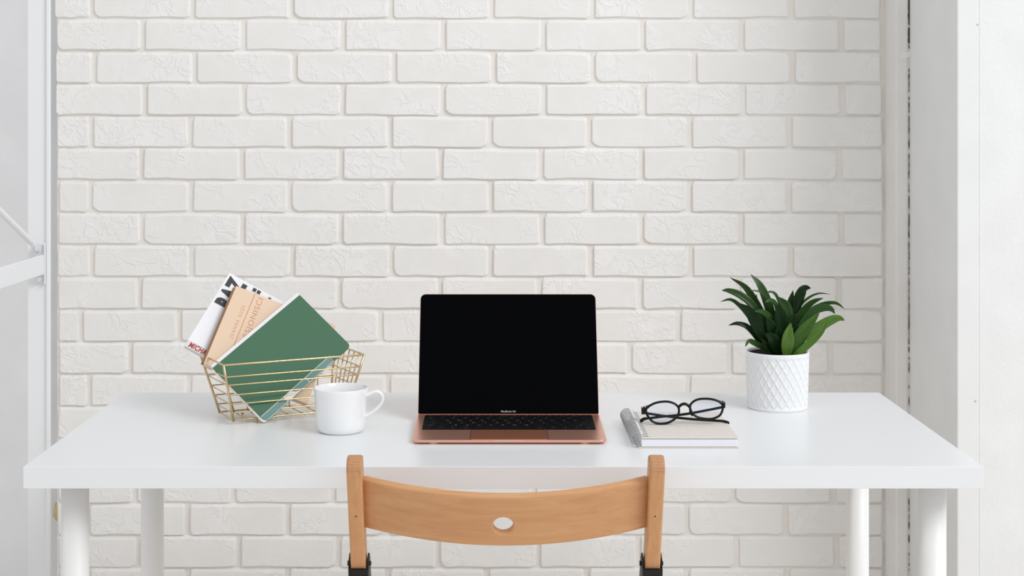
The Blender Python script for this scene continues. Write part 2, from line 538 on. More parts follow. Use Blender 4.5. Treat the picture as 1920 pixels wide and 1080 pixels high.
for xx, zz in ((0.0005, 0.980), (0.0035, 0.920)):
    bm = bmesh.new()
    bmesh.ops.create_cone(bm, cap_ends=True, segments=16, radius1=0.0085, radius2=0.0085, depth=0.0016)
    r = bmesh.ops.create_cone(bm, cap_ends=True, segments=6, radius1=0.0058, radius2=0.0052, depth=0.007)
    for v in r['verts']: v.co.z += 0.003
    b = from_bm('bolt', bm, M_BOLT, sf)
    b.rotation_euler = (math.radians(90), 0, 0)
    b.location = (xx, 0.3455 if zz < 0.95 else 0.3405, zz)

# ---------------------------------------------------------------- desk
desk = empty('desk', (0, 0, 0), label='long white desk with round legs in front of the brick wall', cat='desk')
box('tabletop', -0.70, 0.70, 0.0, 0.60, DESK_Z - 0.0322, DESK_Z, M_DESK, desk, 0.0008, 2)
for lx, ly in ((-0.6435, 0.07), (0.6455, 0.07), (-0.637, 0.55), (0.6475, 0.55)):
    V, Fc = lathe_data([(0.0001, 0.0), (0.019, 0.0), (0.0205, 0.002), (0.0205, DESK_Z - 0.0362), (0.0001, DESK_Z - 0.0362)], 40)
    lg = mk('leg', V, Fc, M_LEG, desk)
    for f in lg.data.polygons: f.use_smooth = abs(f.normal.z) < 0.5
    lg.location = (lx, ly, 0)
    V, Fc = lathe_data([(0.0001, -0.004), (0.014, -0.004), (0.014, 0.0), (0.0001, 0.0)], 20)
    pl = mk('mounting_plate', V, Fc, M_GREYMETAL, lg)
    pl.location = (0.004, -0.008, DESK_Z - 0.0324)

# ---------------------------------------------------------------- laptop
lap = empty('laptop', (0.010, 0.150, DESK_Z), label='open rose gold laptop with a black screen on the white desk', cat='laptop')
TILT = math.radians(1.55)
base = empty('base', (0, 0, 0.0018), (TILT, 0, 0)); base.parent = lap
LW, LD = 0.304, 0.199
def loft(name, loops, material, parent, smooth=True):
    m = len(loops[0]); V = [v for L in loops for v in L]; Fc = []
    for i in range(len(loops) - 1):
        for k in range(m):
            k2 = (k + 1) % m
            Fc.append((i * m + k, i * m + k2, (i + 1) * m + k2, (i + 1) * m + k))
    Fc.append(tuple(range(m - 1, -1, -1)))
    Fc.append(tuple((len(loops) - 1) * m + k for k in range(m)))
    o = mk(name, V, Fc, material, parent)
    if smooth:
        for f in o.data.polygons: f.use_smooth = len(f.vertices) == 4
    return o
def plan(ins, z, y_extra=0.0):
    return [(x, y, z) for x, y in round_rect(-LW / 2 + ins, LW / 2 - ins, ins + y_extra, LD - ins, max(0.002, 0.011 - ins), 8)]
TH = 0.0052
body = loft('body', [plan(0.006, 0.0), plan(0.0022, 0.0003), plan(0.0006, 0.0014), plan(0.0, TH - 0.0008), plan(0.0003, TH - 0.0002), plan(0.0008, TH)], M_ROSE, lap)
body.location = base.location; body.rotation_euler = base.rotation_euler
bpy.data.objects.remove(base, do_unlink=True)
# finger scoop along the front edge
scoop = prism('finger_scoop', [(-0.025, 0.0), (0.025, 0.0), (0.024, 0.0011), (-0.024, 0.0011)], -0.0006, 0.0020, ((0, 0.0004, TH - 0.0012), (1, 0, 0), (0, 0, 1), (0, 1, 0)), mat('scoop_edge', rgb(236, 206, 196), 0.4, metal=0.6), body)
kb = loft('keyboard', [[(x, y, TH - 0.0006) for x, y in round_rect(-0.1395, 0.1395, 0.0700, 0.1725, 0.002, 3)],
                       [(x, y, TH + 0.0004) for x, y in round_rect(-0.1395, 0.1395, 0.0700, 0.1725, 0.002, 3)]], M_WELL, body, False)
pad = loft('trackpad', [[(x, y, TH - 0.0006) for x, y in round_rect(-0.0607, 0.0607, 0.0035, 0.0672, 0.003, 4)],
                        [(x, y, TH + 0.0004) for x, y in round_rect(-0.0607, 0.0607, 0.0035, 0.0672, 0.003, 4)]], M_ROSE_PAD, body, False)
for name, a in (('trackpad_gap', -0.0611), ('trackpad_gap', 0.0605)):
    box(name, a, a + 0.0006, 0.0035, 0.0672, TH - 0.0004, TH + 0.00045, M_WELL, body)
rows = [  # widths in key units, legends
    ([1.0] * 14, ['esc', 'F1', 'F2', 'F3', 'F4', 'F5', 'F6', 'F7', 'F8', 'F9', 'F10', 'F11', 'F12', '']),
    ([1.0] * 13 + [1.5], list('§1234567890-=') + ['']),
    ([1.5] + [1.0] * 13, ['tab'] + list('QWERTYUIOP[]\\')),
    ([1.75] + [1.0] * 11 + [1.75], ['caps'] + list("ASDFGHJKL;'") + ['enter']),
    ([1.25] + [1.0] * 11 + [2.25], ['shift', '`'] + list('ZXCVBNM,./') + ['shift']),
    ([1.0, 1.0, 1.0, 1.25, 5.0, 1.25, 1.0, 1.0, 1.0, 1.0], ['fn', 'ctrl', 'alt', 'cmd', '', 'cmd', 'alt', '<', '^', '>']),
]
legs_bm = bmesh.new()
key_cache = {}
x_l, x_r, y_t = -0.1385, 0.1385, 0.1717
pitch_y = (0.1717 - 0.0708) / 6
for ri, (ws, lg) in enumerate(rows):
    tot = sum(ws); unit = (x_r - x_l) / tot; x = x_l
    yc = y_t - (ri + 0.5) * pitch_y
    for w, t in zip(ws, lg):
        kw = w * unit - 0.0022
        key = round(kw, 4)
        if key not in key_cache:
            bm = bmesh.new(); bm_box(bm, -kw / 2, kw / 2, -(pitch_y - 0.0022) / 2, (pitch_y - 0.0022) / 2, 0, 0.0010, 0.0004, 1)
            bmesh.ops.recalc_face_normals(bm, faces=bm.faces)
            me = bpy.data.meshes.new('key'); bm.to_mesh(me); bm.free(); me.materials.append(M_KEY)
            key_cache[key] = me
        ko = bpy.data.objects.new('key', key_cache[key]); COL.objects.link(ko); ko.parent = kb
        ko.location = (x + w * unit / 2, yc, TH + 0.0003)
        if t:
            ko['legend'] = t
        x += w * unit
def legend(body_, size, px, py):
    cu = bpy.data.curves.new('t', 'FONT'); cu.body = body_; cu.size = size; cu.align_x = 'CENTER'; cu.align_y = 'CENTER'; cu.resolution_u = 1
    to = bpy.data.objects.new('t', cu); COL.objects.link(to); bpy.context.view_layer.update()
    me = bpy.data.meshes.new_from_object(to)
    off = len(legV)
    for v in me.vertices: legV.append((v.co.x + px, v.co.y + py, TH + 0.00145))
    for f in me.polygons: legF.append(tuple(off + i for i in f.vertices))
    bpy.data.meshes.remove(me); bpy.data.objects.remove(to, do_unlink=True); bpy.data.curves.remove(cu)
legV, legF = [], []
for ko in [c for c in kb.children]:
    t = ko.get('legend')
    if t:
        legend(t, 0.0062 if len(t) == 1 else 0.0034, ko.location.x, ko.location.y)
        del ko['legend']
mk('key_legends', legV, legF, M_LEGEND, kb)
for fx in (-0.118, 0.118):
    for fy in (0.012, 0.18):
        V, Fc = lathe_data([(0.0001, 0.0), (0.007, 0.0), (0.0095, 0.0012), (0.0105, 0.004), (0.0001, 0.004)], 20)
        ft = mk('foot', V, Fc, M_RUBBER, lap, True)
        ft.location = (fx, fy, 0.0)
# lid
lid_e = Matrix.Translation((0.0, 0.1775, 0.0128)) @ Matrix.Rotation(math.radians(-24.0), 4, 'X')
LL = 0.2095
def lidplan(ins, y, top=0.009):
    return [(x, y, z) for x, z in round_rect(-0.1515 + ins, 0.1515 - ins, ins, LL - ins, (0.0025, 0.0025, top - ins * .5, top - ins * .5), 8)]
lid = loft('lid', [lidplan(0.0, 0.0006), lidplan(0.0, 0.0030), lidplan(0.003, 0.0046)], M_ROSE, lap)
lid.matrix_local = lid_e
glass = loft('screen', [lidplan(0.0005, 0.0008), lidplan(0.0005, 0.0)], M_SCREEN, lid, False)
text_mesh('wordmark', 'MacBook Air', 0.0048, M_WORDMARK, lid, ((0, -0.0004, 0.0030), (1, 0, 0), (0, 0, 1), (0, -1, 0)), 0.0001, align='CENTER')
V, Fc = tube_data([(-0.128, 0.1845, 0.0108), (0.0, 0.1845, 0.0108), (0.128, 0.1845, 0.0108)], 0.0035, seg=10)
mk('hinge', V, Fc, M_BLACKMETAL, lap, True)

# ---------------------------------------------------------------- mug
mug = empty('mug', (-0.2627, 0.252, DESK_Z), label='white ceramic coffee mug in front of the gold wire basket', cat='mug')
prof = [(0.0001, 0.0018), (0.030, 0.0018), (0.0315, 0.0), (0.0345, 0.0005), (0.0375, 0.004), (0.0392, 0.010), (0.0402, 0.018), (0.0412, 0.030),
        (0.0424, 0.048), (0.0434, 0.060), (0.0441, 0.0698), (0.0439, 0.0710), (0.0432, 0.0714), (0.0425, 0.0708), (0.0418, 0.060), (0.0404, 0.040),
        (0.0388, 0.018), (0.035, 0.008), (0.028, 0.0055), (0.0001, 0.005)]
V, Fc = lathe_data(prof, 72)
mk('cup', V, Fc, M_CERAMIC, mug, True)
hp = [(975, 345), (1080, 293), (1165, 288), (1222, 345), (1222, 430), (1150, 530), (1050, 610), (945, 672)]
hp = [((570 + a / 8.306 - 639) / 1155, -0.002, (808.7 - 700 - b / 8.306) / 1155) for a, b in hp]
tube('handle', catmull(hp, 42), lambda t: 0.0028 + 0.0006 * abs(2 * t - 1), M_CERAMIC, mug, rb=lambda t: 0.0052 + 0.0016 * abs(2 * t - 1), seg=14, ref=(0, 1, 0))

# ---------------------------------------------------------------- potted plant
pot_x, pot_y = 0.484, 0.455
plant = empty('potted_plant', (pot_x, pot_y, DESK_Z), label='green leafy houseplant in a quilted white pot at the right of the desk', cat='potted plant')
NT, NZ = 24 * 14, 84
V, Fc = [], []
PH, PR0, PR1 = 0.0985, 0.0525, 0.0553
z0p, z1p = 0.0045, 0.0935
def pot_r(z): return PR0 + (PR1 - PR0) * z / PH
for i in range(NZ + 1):
    z = PH * i / NZ
    for k in range(NT):
        th = 2 * math.pi * k / NT
        r = pot_r(z)
        if z0p < z < z1p:
            uu = 24 * k / NT; ww = (z - z0p) / 0.0235
            a, b = uu + ww, uu - ww
            d = min(abs(a - round(a)), abs(b - round(b)))
            sg = min(1.0, d / 0.17); sg = sg * sg * (3 - 2 * sg)
            r -= 0.0016 * sg * min(1, (z1p - z) / 0.003, (z - z0p) / 0.003)
        if z < 0.002: r -= 0.0012 * (1 - z / 0.002)
        V.append((r * math.cos(th), r * math.sin(th), z))
for i in range(NZ):
    for k in range(NT):
        k2 = (k + 1) % NT
        Fc.append((i * NT + k, i * NT + k2, (i + 1) * NT + k2, (i + 1) * NT + k))
off = len(V)
inner = [(PR1 - 0.0006, PH + 0.0009), (PR1 - 0.0018, PH + 0.0014), (PR1 - 0.0030, PH + 0.0008), (PR1 - 0.0034, PH - 0.002), (PR1 - 0.0045, 0.05), (PR0 - 0.006, 0.006)]
for r, z in inner:
    for k in range(NT):
        th = 2 * math.pi * k / NT
        V.append((r * math.cos(th), r * math.sin(th), z))
ringsi = [NZ * NT] + [off + i * NT for i in range(len(inner))]
for a, b in zip(ringsi[:-1], ringsi[1:]):
    for k in range(NT):
        k2 = (k + 1) % NT
        Fc.append((a + k, a + k2, b + k2, b + k))
Fc.append(tuple(range(NT - 1, -1, -1)))
Fc.append(tuple(ringsi[-1] + k for k in range(NT)))
mk('pot', V, Fc, M_POT, plant, True)
V, Fc = [], []
for i in range(9):
    r = 0.0516 * i / 8
    for k in range(40):
        th = 2 * math.pi * k / 40
        V.append((r * math.cos(th), r * math.sin(th), 0.0962 - 0.0008 * (i / 8) + rg.uniform(-.0009, .0009)))
for i in range(8):
    for k in range(40):
        k2 = (k + 1) % 40
        Fc.append((i * 40 + k, i * 40 + k2, (i + 1) * 40 + k2, (i + 1) * 40 + k))
mk('soil', V, Fc, M_SOIL, plant, True)

LS = 1.0 / 6.75 / 1066.0
def leaf(pts, width, dy, material, twist=0.0, fold=0.25, tipdrop=0.0):
    P3 = []
    n_ = len(pts)
    for i, (a, b) in enumerate(pts):            # pts are given from the base to the tip
        s = i / (n_ - 1)
        P3.append(Vector(((a - 729) * LS, dy[0] + (dy[1] - dy[0]) * s ** 1.3, (1712.5 - b) * LS)))
    path = catmull(P3, 18)
    m = len(path)
    W = width * LS * 0.5
    V, Fc, UV = [], [], []
    ks = (-1, -0.5, 0, 0.5, 1)
    for i, p in enumerate(path):
        s = i / (m - 1)
        t = (path[min(i + 1, m - 1)] - path[max(i - 1, 0)]).normalized()
        side = t.cross(Vector((0, 1, 0))).normalized()
        side = Matrix.Rotation(twist * (0.3 + 0.7 * s), 3, t) @ side
        nn = side.cross(t).normalized()
        if nn.y > 0: nn = -nn
        if material in (M_LEAF_B, M_LEAF_Y): w = W * ((s + 0.10) ** 0.75) * ((1.0 - s) ** 0.9) * 2.0
        else: w = W * ((s + 0.04) ** 0.9) * ((1.0 - s) ** 0.95) * 2.65
        if i == m - 1: w = W * 0.01
        for k in ks:
            V.append(p + side * (k * w) + nn * (abs(k) ** 1.4 * fold * w) + Vector((0, 0, 0.0)))
            UV.append((0.5 + 0.5 * k, s))
    for i in range(m - 1):
        for k in range(4):
            Fc.append((i * 5 + k, i * 5 + k + 1, (i + 1) * 5 + k + 1, (i + 1) * 5 + k))
    me = bpy.data.meshes.new('leaf')
    me.from_pydata([tuple(v) for v in V], [], Fc); me.update()
    uvl = me.uv_layers.new(name='UVMap')
    for lp in me.loops: uvl.data[lp.index].uv = UV[lp.vertex_index]
    o = link('leaf', me, material, plant, True)
    md = o.modifiers.new('thickness', 'SOLIDIFY'); md.thickness = 0.0005; md.offset = 0
    return o
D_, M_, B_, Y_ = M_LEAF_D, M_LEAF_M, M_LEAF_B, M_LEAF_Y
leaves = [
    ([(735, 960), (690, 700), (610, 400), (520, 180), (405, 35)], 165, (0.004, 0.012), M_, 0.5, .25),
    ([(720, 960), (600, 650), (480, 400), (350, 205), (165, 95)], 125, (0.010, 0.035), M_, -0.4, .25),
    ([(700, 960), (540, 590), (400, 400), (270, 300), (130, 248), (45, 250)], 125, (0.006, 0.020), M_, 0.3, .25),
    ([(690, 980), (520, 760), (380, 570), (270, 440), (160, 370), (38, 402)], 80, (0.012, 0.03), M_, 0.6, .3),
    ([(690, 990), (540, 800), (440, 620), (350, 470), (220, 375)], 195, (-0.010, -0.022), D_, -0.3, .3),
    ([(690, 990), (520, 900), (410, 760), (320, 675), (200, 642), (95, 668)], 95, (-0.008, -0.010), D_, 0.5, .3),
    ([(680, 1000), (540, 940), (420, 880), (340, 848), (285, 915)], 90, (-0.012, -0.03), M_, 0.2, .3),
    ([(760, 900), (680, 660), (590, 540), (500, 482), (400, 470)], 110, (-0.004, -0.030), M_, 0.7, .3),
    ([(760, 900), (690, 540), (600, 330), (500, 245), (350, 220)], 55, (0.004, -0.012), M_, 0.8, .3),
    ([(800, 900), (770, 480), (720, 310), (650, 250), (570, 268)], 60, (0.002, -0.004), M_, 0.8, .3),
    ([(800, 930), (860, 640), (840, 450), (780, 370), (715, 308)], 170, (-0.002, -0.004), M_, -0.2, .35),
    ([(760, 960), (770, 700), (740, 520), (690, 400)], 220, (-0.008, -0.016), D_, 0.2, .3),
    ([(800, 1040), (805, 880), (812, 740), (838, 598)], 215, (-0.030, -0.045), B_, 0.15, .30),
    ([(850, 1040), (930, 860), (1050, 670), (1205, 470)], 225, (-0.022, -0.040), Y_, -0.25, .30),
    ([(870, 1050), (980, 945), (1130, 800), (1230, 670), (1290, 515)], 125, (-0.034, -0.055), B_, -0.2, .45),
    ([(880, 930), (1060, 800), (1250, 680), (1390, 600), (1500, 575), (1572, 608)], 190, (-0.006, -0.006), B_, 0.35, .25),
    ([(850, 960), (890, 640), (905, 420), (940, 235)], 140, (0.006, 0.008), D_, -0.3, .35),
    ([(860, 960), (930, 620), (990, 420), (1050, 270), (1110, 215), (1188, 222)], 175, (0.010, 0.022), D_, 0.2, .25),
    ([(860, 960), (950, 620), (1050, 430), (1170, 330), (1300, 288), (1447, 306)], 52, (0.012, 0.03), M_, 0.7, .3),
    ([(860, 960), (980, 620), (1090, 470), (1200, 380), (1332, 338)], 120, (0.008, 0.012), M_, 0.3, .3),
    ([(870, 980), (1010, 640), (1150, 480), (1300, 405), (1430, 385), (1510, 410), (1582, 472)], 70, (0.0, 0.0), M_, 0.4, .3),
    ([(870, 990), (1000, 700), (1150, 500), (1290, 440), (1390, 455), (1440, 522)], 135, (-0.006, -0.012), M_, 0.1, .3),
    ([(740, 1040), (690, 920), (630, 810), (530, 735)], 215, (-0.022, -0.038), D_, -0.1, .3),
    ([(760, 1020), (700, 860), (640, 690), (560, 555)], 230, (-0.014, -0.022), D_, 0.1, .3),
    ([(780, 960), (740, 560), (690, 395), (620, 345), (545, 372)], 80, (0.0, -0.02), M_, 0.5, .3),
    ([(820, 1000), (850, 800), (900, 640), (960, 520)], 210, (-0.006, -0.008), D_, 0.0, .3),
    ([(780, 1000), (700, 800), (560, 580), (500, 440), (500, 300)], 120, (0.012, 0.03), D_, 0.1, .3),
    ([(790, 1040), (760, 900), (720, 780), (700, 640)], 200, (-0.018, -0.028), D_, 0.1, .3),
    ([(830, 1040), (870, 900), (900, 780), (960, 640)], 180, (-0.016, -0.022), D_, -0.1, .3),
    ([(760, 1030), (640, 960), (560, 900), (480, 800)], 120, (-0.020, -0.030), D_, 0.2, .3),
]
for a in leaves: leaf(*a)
for j in range(2):
    tube('stem', [((-.006 + .012 * j), 0, 0.085), (-.006 + .012 * j, 0, 0.11), (-.003 + .006 * j, 0, 0.135)], 0.004, M_LEAF_D, plant, seg=8)

# ---------------------------------------------------------------- spiral notebook
nb = empty('spiral_notebook', (0.2875, 0.122, DESK_Z), label='beige spiral notebook with silver coils under the black eyeglasses', cat='notebook')
NX0, NX1, NLEN = -0.0780, 0.0755, 0.208
box('back_cover', NX0, NX1, 0, NLEN, 0.0, 0.0016, M_KRAFT, nb, 0.0004, 1)
box('page_block', NX0 + 0.004, NX1 - 0.0015, 0.001, NLEN - 0.001, 0.0022, 0.0140, M_PAPER, nb, 0.0005, 1)
bm = bmesh.new()
gx = 10
for (za, zb) in ((0.0148, 0.0164),):
    bm_box(bm, NX0 + 0.004, NX1, 0, NLEN, za, zb, 0.0004, 1)
from_bm('front_cover', bm, M_KRAFT, nb)
CR, CX = 0.0118, NX0 - 0.0005
V, Fc = tube_data([(CX + CR * math.cos(2 * math.pi * k / 20), 0, CR * math.sin(2 * math.pi * k / 20) * 0.93) for k in range(20)], 0.00065, seg=6, closed=True)
cme = bpy.data.meshes.new('coil'); cme.from_pydata([tuple(v) for v in V], [], Fc); cme.update(); cme.materials.append(M_COIL)
for f in cme.polygons: f.use_smooth = True
NC = 17
for i in range(NC):
    for dx in (0, 0.0030):
        c = bpy.data.objects.new('coil', cme); COL.objects.link(c); c.parent = nb
        c.location = (0, 0.008 + (NLEN - 0.016) * i / (NC - 1) + dx, 0.0118)
hv, hf = [], []
for i in range(NC):
    y = 0.0095 + (NLEN - 0.016) * i / (NC - 1)
    b = len(hv); x = CX + CR + 0.0006
    hv += [(x, y - .0018, .01645), (x + .0036, y - .0018, .01645), (x + .0036, y + .0018, .01645), (x, y + .0018, .01645)]
    hf.append((b, b + 1, b + 2, b + 3))
mk('punch_holes', hv, hf, M_HOLE, nb)

# ---------------------------------------------------------------- eyeglasses
GY, GZ = 0.222, DESK_Z + 0.0166
gs = 1.0 / 10.105 / 1168.0
GX = (1285 - 932) * (GY + 2.2) / F_PX - 0.009
gl_e = empty('eyeglasses', (GX, GY, GZ), label='black framed eyeglasses folded on top of the spiral notebook', cat='eyeglasses')
def G(a, b, y=0.0):
    return Vector(((a - 960) * gs, y, (622 - b) * gs - y * 0.235))
lensL = [(222, 320), (290, 262), (420, 205), (600, 186), (740, 218), (825, 290), (838, 385), (790, 490), (650, 580), (490, 607), (360, 575), (270, 490), (222, 400)]
lensR = [(1048, 285), (1090, 205), (1190, 148), (1340, 132), (1500, 150), (1620, 200), (1668, 275), (1650, 390), (1590, 465), (1470, 512), (1330, 512), (1190, 480), (1090, 405)]
for pts, lab in ((lensL, 'l'), (lensR, 'r')):
    path = catmull([G(a, b) for a, b in pts], 52, True)
    zc = sum(p.z for p in path) / len(path); zt = max(p.z for p in path); zb = min(p.z for p in path)
    tube('rim', path, 0.0019, M_FRAME, gl_e, rb=0.0021, seg=10, closed=True, ref=(0, 1, 0))
    m = len(path)
    cpt = sum(path, Vector()) / m
    V = [p + Vector((0, -0.0004, 0)) for p in path] + [cpt + Vector((0, -0.0012, 0))]
    mk('lens', V, [(k, (k + 1) % m, m) for k in range(m)], M_LENS, gl_e, True)
tube('bridge', catmull([G(828, 300), G(862, 262), (G(905, 236)), G(945, 230), G(985, 242), G(1022, 266), G(1052, 300)], 24), 0.0024, M_FRAME, gl_e, rb=0.0024, seg=10, ref=(0, 1, 0))
tube('nose_pad', catmull([G(835, 330, .002), G(842, 390, .004), G(825, 450, .003)], 8), 0.0012, M_FRAME, gl_e, rb=0.0022, ref=(0, 1, 0))
tube('nose_pad', catmull([G(1050, 330, .002), G(1062, 400, .004), G(1105, 455, .003)], 8), 0.0016, M_FRAME, gl_e, rb=0.0024, ref=(0, 1, 0))
def poly_plate(name, pts, y0, y1, material):
    V = [G(a, b) + Vector((0, y0, 0)) for a, b in pts] + [G(a, b) + Vector((0, y1, 0)) for a, b in pts]
    m = len(pts)
    Fc = [tuple(range(m)), tuple(range(2 * m - 1, m - 1, -1))] + [(i, m + i, m + (i + 1) % m, (i + 1) % m) for i in range(m)]
    bm = bmesh.new(); vv_ = [bm.verts.new(v) for v in V]
    for f in Fc: bm.faces.new([vv_[i] for i in f])
    bmesh.ops.recalc_face_normals(bm, faces=bm.faces)
    bmesh.ops.bevel(bm, geom=list(bm.edges), offset=0.0004, segments=1, affect='EDGES')
    return from_bm(name, bm, material, gl_e)
poly_plate('end_piece', [(125, 300), (270, 258), (300, 275), (235, 330), (225, 420), (132, 428)], -0.0022, 0.005, M_FRAME)
poly_plate('end_piece', [(1600, 172), (1700, 182), (1716, 210), (1712, 308), (1660, 312), (1655, 260), (1610, 205)], -0.0022, 0.005, M_FRAME)
for a, b in ((152, 298), (200, 286), (1636, 190), (1680, 196)):
    bm = bmesh.new(); bmesh.ops.create_icosphere(bm, subdivisions=1, radius=0.0010)
    rv = from_bm('rivet', bm, M_SILVER, gl_e, True)
    rv.location = G(a, b) + Vector((0, -0.0022, 0)); rv.scale = (1, 0.5, 0.8)
tl = [(150, 392, .004), (300, 412, .010), (600, 455, .014), (900, 492, .016), (1250, 522, .017), (1560, 540, .016), (1720, 556, .013), (1815, 600, .010)]
tr_ = [(1690, 285, .004), (1560, 312, .007), (1350, 352, .010), (1050, 408, .010), (780, 444, .010), (520, 468, .010), (330, 492, .009), (190, 512, .006), (105, 568, .004)]
def tipr(t, t0, k):
    r = 0.0021 + max(0.0, t - t0) * k
    if t > 0.945: r *= max(0.05, math.sqrt(max(0.0, 1 - ((t - 0.945) / 0.055) ** 2)))
    return r
tube('temple', catmull([G(*p) for p in tl], 60), lambda t: tipr(t, .85, 0.0060), M_TEMPLE, gl_e, rb=0.0011, seg=10, ref=(0, 1, 0))
tube('temple', catmull([G(*p) for p in tr_], 60), lambda t: tipr(t, .8, 0.0060), M_TEMPLE, gl_e, rb=0.0011, seg=10, ref=(0, 1, 0))

# ---------------------------------------------------------------- gold wire basket
TH_B = math.radians(27)
bk = empty('wire_basket', (-0.446, 0.303, DESK_Z), (0, 0, TH_B), label='gold wire basket holding two books and a green notebook', cat='basket')
# local frame: origin at the front left bottom corner; x along the front, y to the back
fx, fy = (-0.4577 + 0.446), (0.2755 - 0.303)
tx = fx * math.cos(TH_B) + fy * math.sin(TH_B)
ty = -fx * math.sin(TH_B) + fy * math.cos(TH_B)
bz, tz = 0.0075, 0.103
bot = [(0.0, 0.0), (0.200, 0.0), (0.200, 0.080), (0.0, 0.080)]
top = [(tx, ty), (tx + 0.248, ty), (tx + 0.248, ty + 0.137), (tx, ty + 0.137)]
def lv(i, f):
    a, b = bot[i], top[i]
    return Vector((a[0] + (b[0] - a[0]) * f, a[1] + (b[1] - a[1]) * f, bz + (tz - bz) * f))
def wire(name, pts, r=0.00125): return tube(name, pts, r, M_GOLD, bk, seg=8)
def ring(f, r, grow=0.0):
    cs = [lv(i, f) for i in range(4)]
    pts = []
    for i in range(4):
        a, b, c = cs[i - 1], cs[i], cs[(i + 1) % 4]
        pts += [b + (a - b).normalized() * 0.003, b + (a - b).normalized() * .0008 + (c - b).normalized() * .0008, b + (c - b).normalized() * 0.003]
    return tube('rim_wire' if f == 1 else 'side_wire', pts, r, M_GOLD, bk, seg=8, closed=True)
ring(1.0, 0.0016)
for f in (0.785, 0.636, 0.456, 0.29, 0.135): ring(f, 0.00115)
ring(0.0, 0.0014).name = 'base_wire'
for i in range(4):
    tube('corner_wire', [lv(i, -0.02), lv(i, 0.5), lv(i, 1.0)], 0.0021, M_GOLD, bk, seg=8)
def mix(i, j, s, f): return lv(i, f) * (1 - s) + lv(j, f) * s
for k in range(1, 8):
    s = k / 8
    wire('back_wire', [mix(3, 2, s, 0), mix(3, 2, s, .5), mix(3, 2, s, 1)])
    a = mix(0, 1, s, 0) + Vector((0, 0, -.0015)); b = mix(3, 2, s, 0) + Vector((0, 0, -.0015))
    wire('floor_wire', [a, (a + b) / 2, b])
for k in range(1, 6):
    s = k / 6
    wire('end_wire', [mix(1, 2, s, 0), mix(1, 2, s, .5), mix(1, 2, s, 1)])
for i in range(4):
    bm = bmesh.new(); bmesh.ops.create_icosphere(bm, subdivisions=2, radius=0.0028)
    ft = from_bm('foot', bm, M_GOLD, bk, True)
    ft.location = (bot[i][0] * 0.6 + 0.04, bot[i][1] * .99, 0.0028)

# ---------------------------------------------------------------- books in the basket
def cam_pt(u, v, D): return Vector(((u - 932) * D / F_PX - 0.009, D - 2.2, 1.2345 - (v - 226) * D / F_PX))
# green notebook: front lower corner rests on the desk, 0.209 x 0.127 x 0.011
gB = Vector((-0.3932, 0.309, 0.7336)); gL = Vector((-0.4802, 0.333, 0.8223)); gR = Vector((-0.2641, 0.433, 0.8413))
ex = (gR - gB).normalized(); en = ex.cross(gL - gB).normalized(); ey = en.cross(ex).normalized()   # en points to the viewer
GL_, GW_ = 0.209, 0.128
gn = empty('green_notebook', gB, label='green notebook with tabbed dividers leaning out of the front of the gold basket', cat='notebook')
FR = ((0, 0, 0), ex, ey, en)
prism('back_cover', round_rect(0, GL_, 0, GW_, (0.006, 0.006, 0.0, 0.0), 5), -0.0062, -0.0052, FR, M_GREEN, gn)
pb = prism('page_block', round_rect(-0.0032, GL_ - 0.0012, 0.0006, GW_ - 0.0006, (0.006, 0.005, 0.0, 0.0), 5), -0.0051, -0.0026, FR, M_CREAM, gn)
prism('spine', [(0.0, GW_), (GL_, GW_), (GL_, GW_ + 0.0060), (0.0, GW_ + 0.0060)], -0.0062, -0.0004, FR, mat('white_spine', rgb(232, 230, 232), 0.6), gn, 0.0003)
sw = 0.0122
cover = [(0.0, 0.006), (0.0003, sw), (0.797 * GL_, sw), (0.797 * GL_, 0.0)] + round_rect(0, GL_, 0, GW_, (0, 0.007, 0.0, 0.0), 6)[1:]
prism('front_cover', cover, -0.0012, 0.0, FR, M_GREEN, gn)
prism('cover_edge', [(0.0003, sw - 0.0009), (0.797 * GL_, sw - 0.0009), (0.797 * GL_, sw), (0.0003, sw)], -0.0014, 0.0001, FR, M_CREAM, gn)
prism('divider_tab', [(0.0045, 0.0012), (0.252 * GL_, 0.0012), (0.252 * GL_, sw + .002), (0.0006, sw + .002), (0.0006, 0.005)], -0.0024, -0.0016, FR, M_TEAL, gn)
arc = [(0.380 * GL_ + 0.014 * (1 - math.cos(math.radians(a))) - 0.004, 0.0012 + sw * (1 - math.sin(math.radians(a)))) for a in (90, 70, 50, 30, 10)]
prism('divider_tab', [(0.505 * GL_, 0.0012)] + [(0.505 * GL_, sw + .002), (0.345 * GL_, sw + .002), (0.350 * GL_, sw * .75), (0.368 * GL_, sw * .45), (0.395 * GL_, sw * .2), (0.42 * GL_, 0.0012)], -0.0024, -0.0018, FR, M_TEAL, gn)
prism('divider_tab', [(0.510 * GL_, 0.0009), (0.790 * GL_, 0.0009), (0.790 * GL_, sw + .002), (0.510 * GL_, sw + .002)], -0.0022, -0.0014, FR, M_TEAL, gn)
for t in (0.252, 0.508, 0.793):
    prism('tab_edge', [(t * GL_, 0.001), (t * GL_ + .0008, 0.001), (t * GL_ + .0008, sw), (t * GL_, sw)], -0.0024, -0.0010, FR, M_CREAM, gn)
prism('tab_edge', [(0.0045, 0.0010), (0.80 * GL_, 0.0010), (0.80 * GL_, 0.0002), (0.006, 0.0002)], -0.0026, -0.0008, FR, M_CREAM, gn)

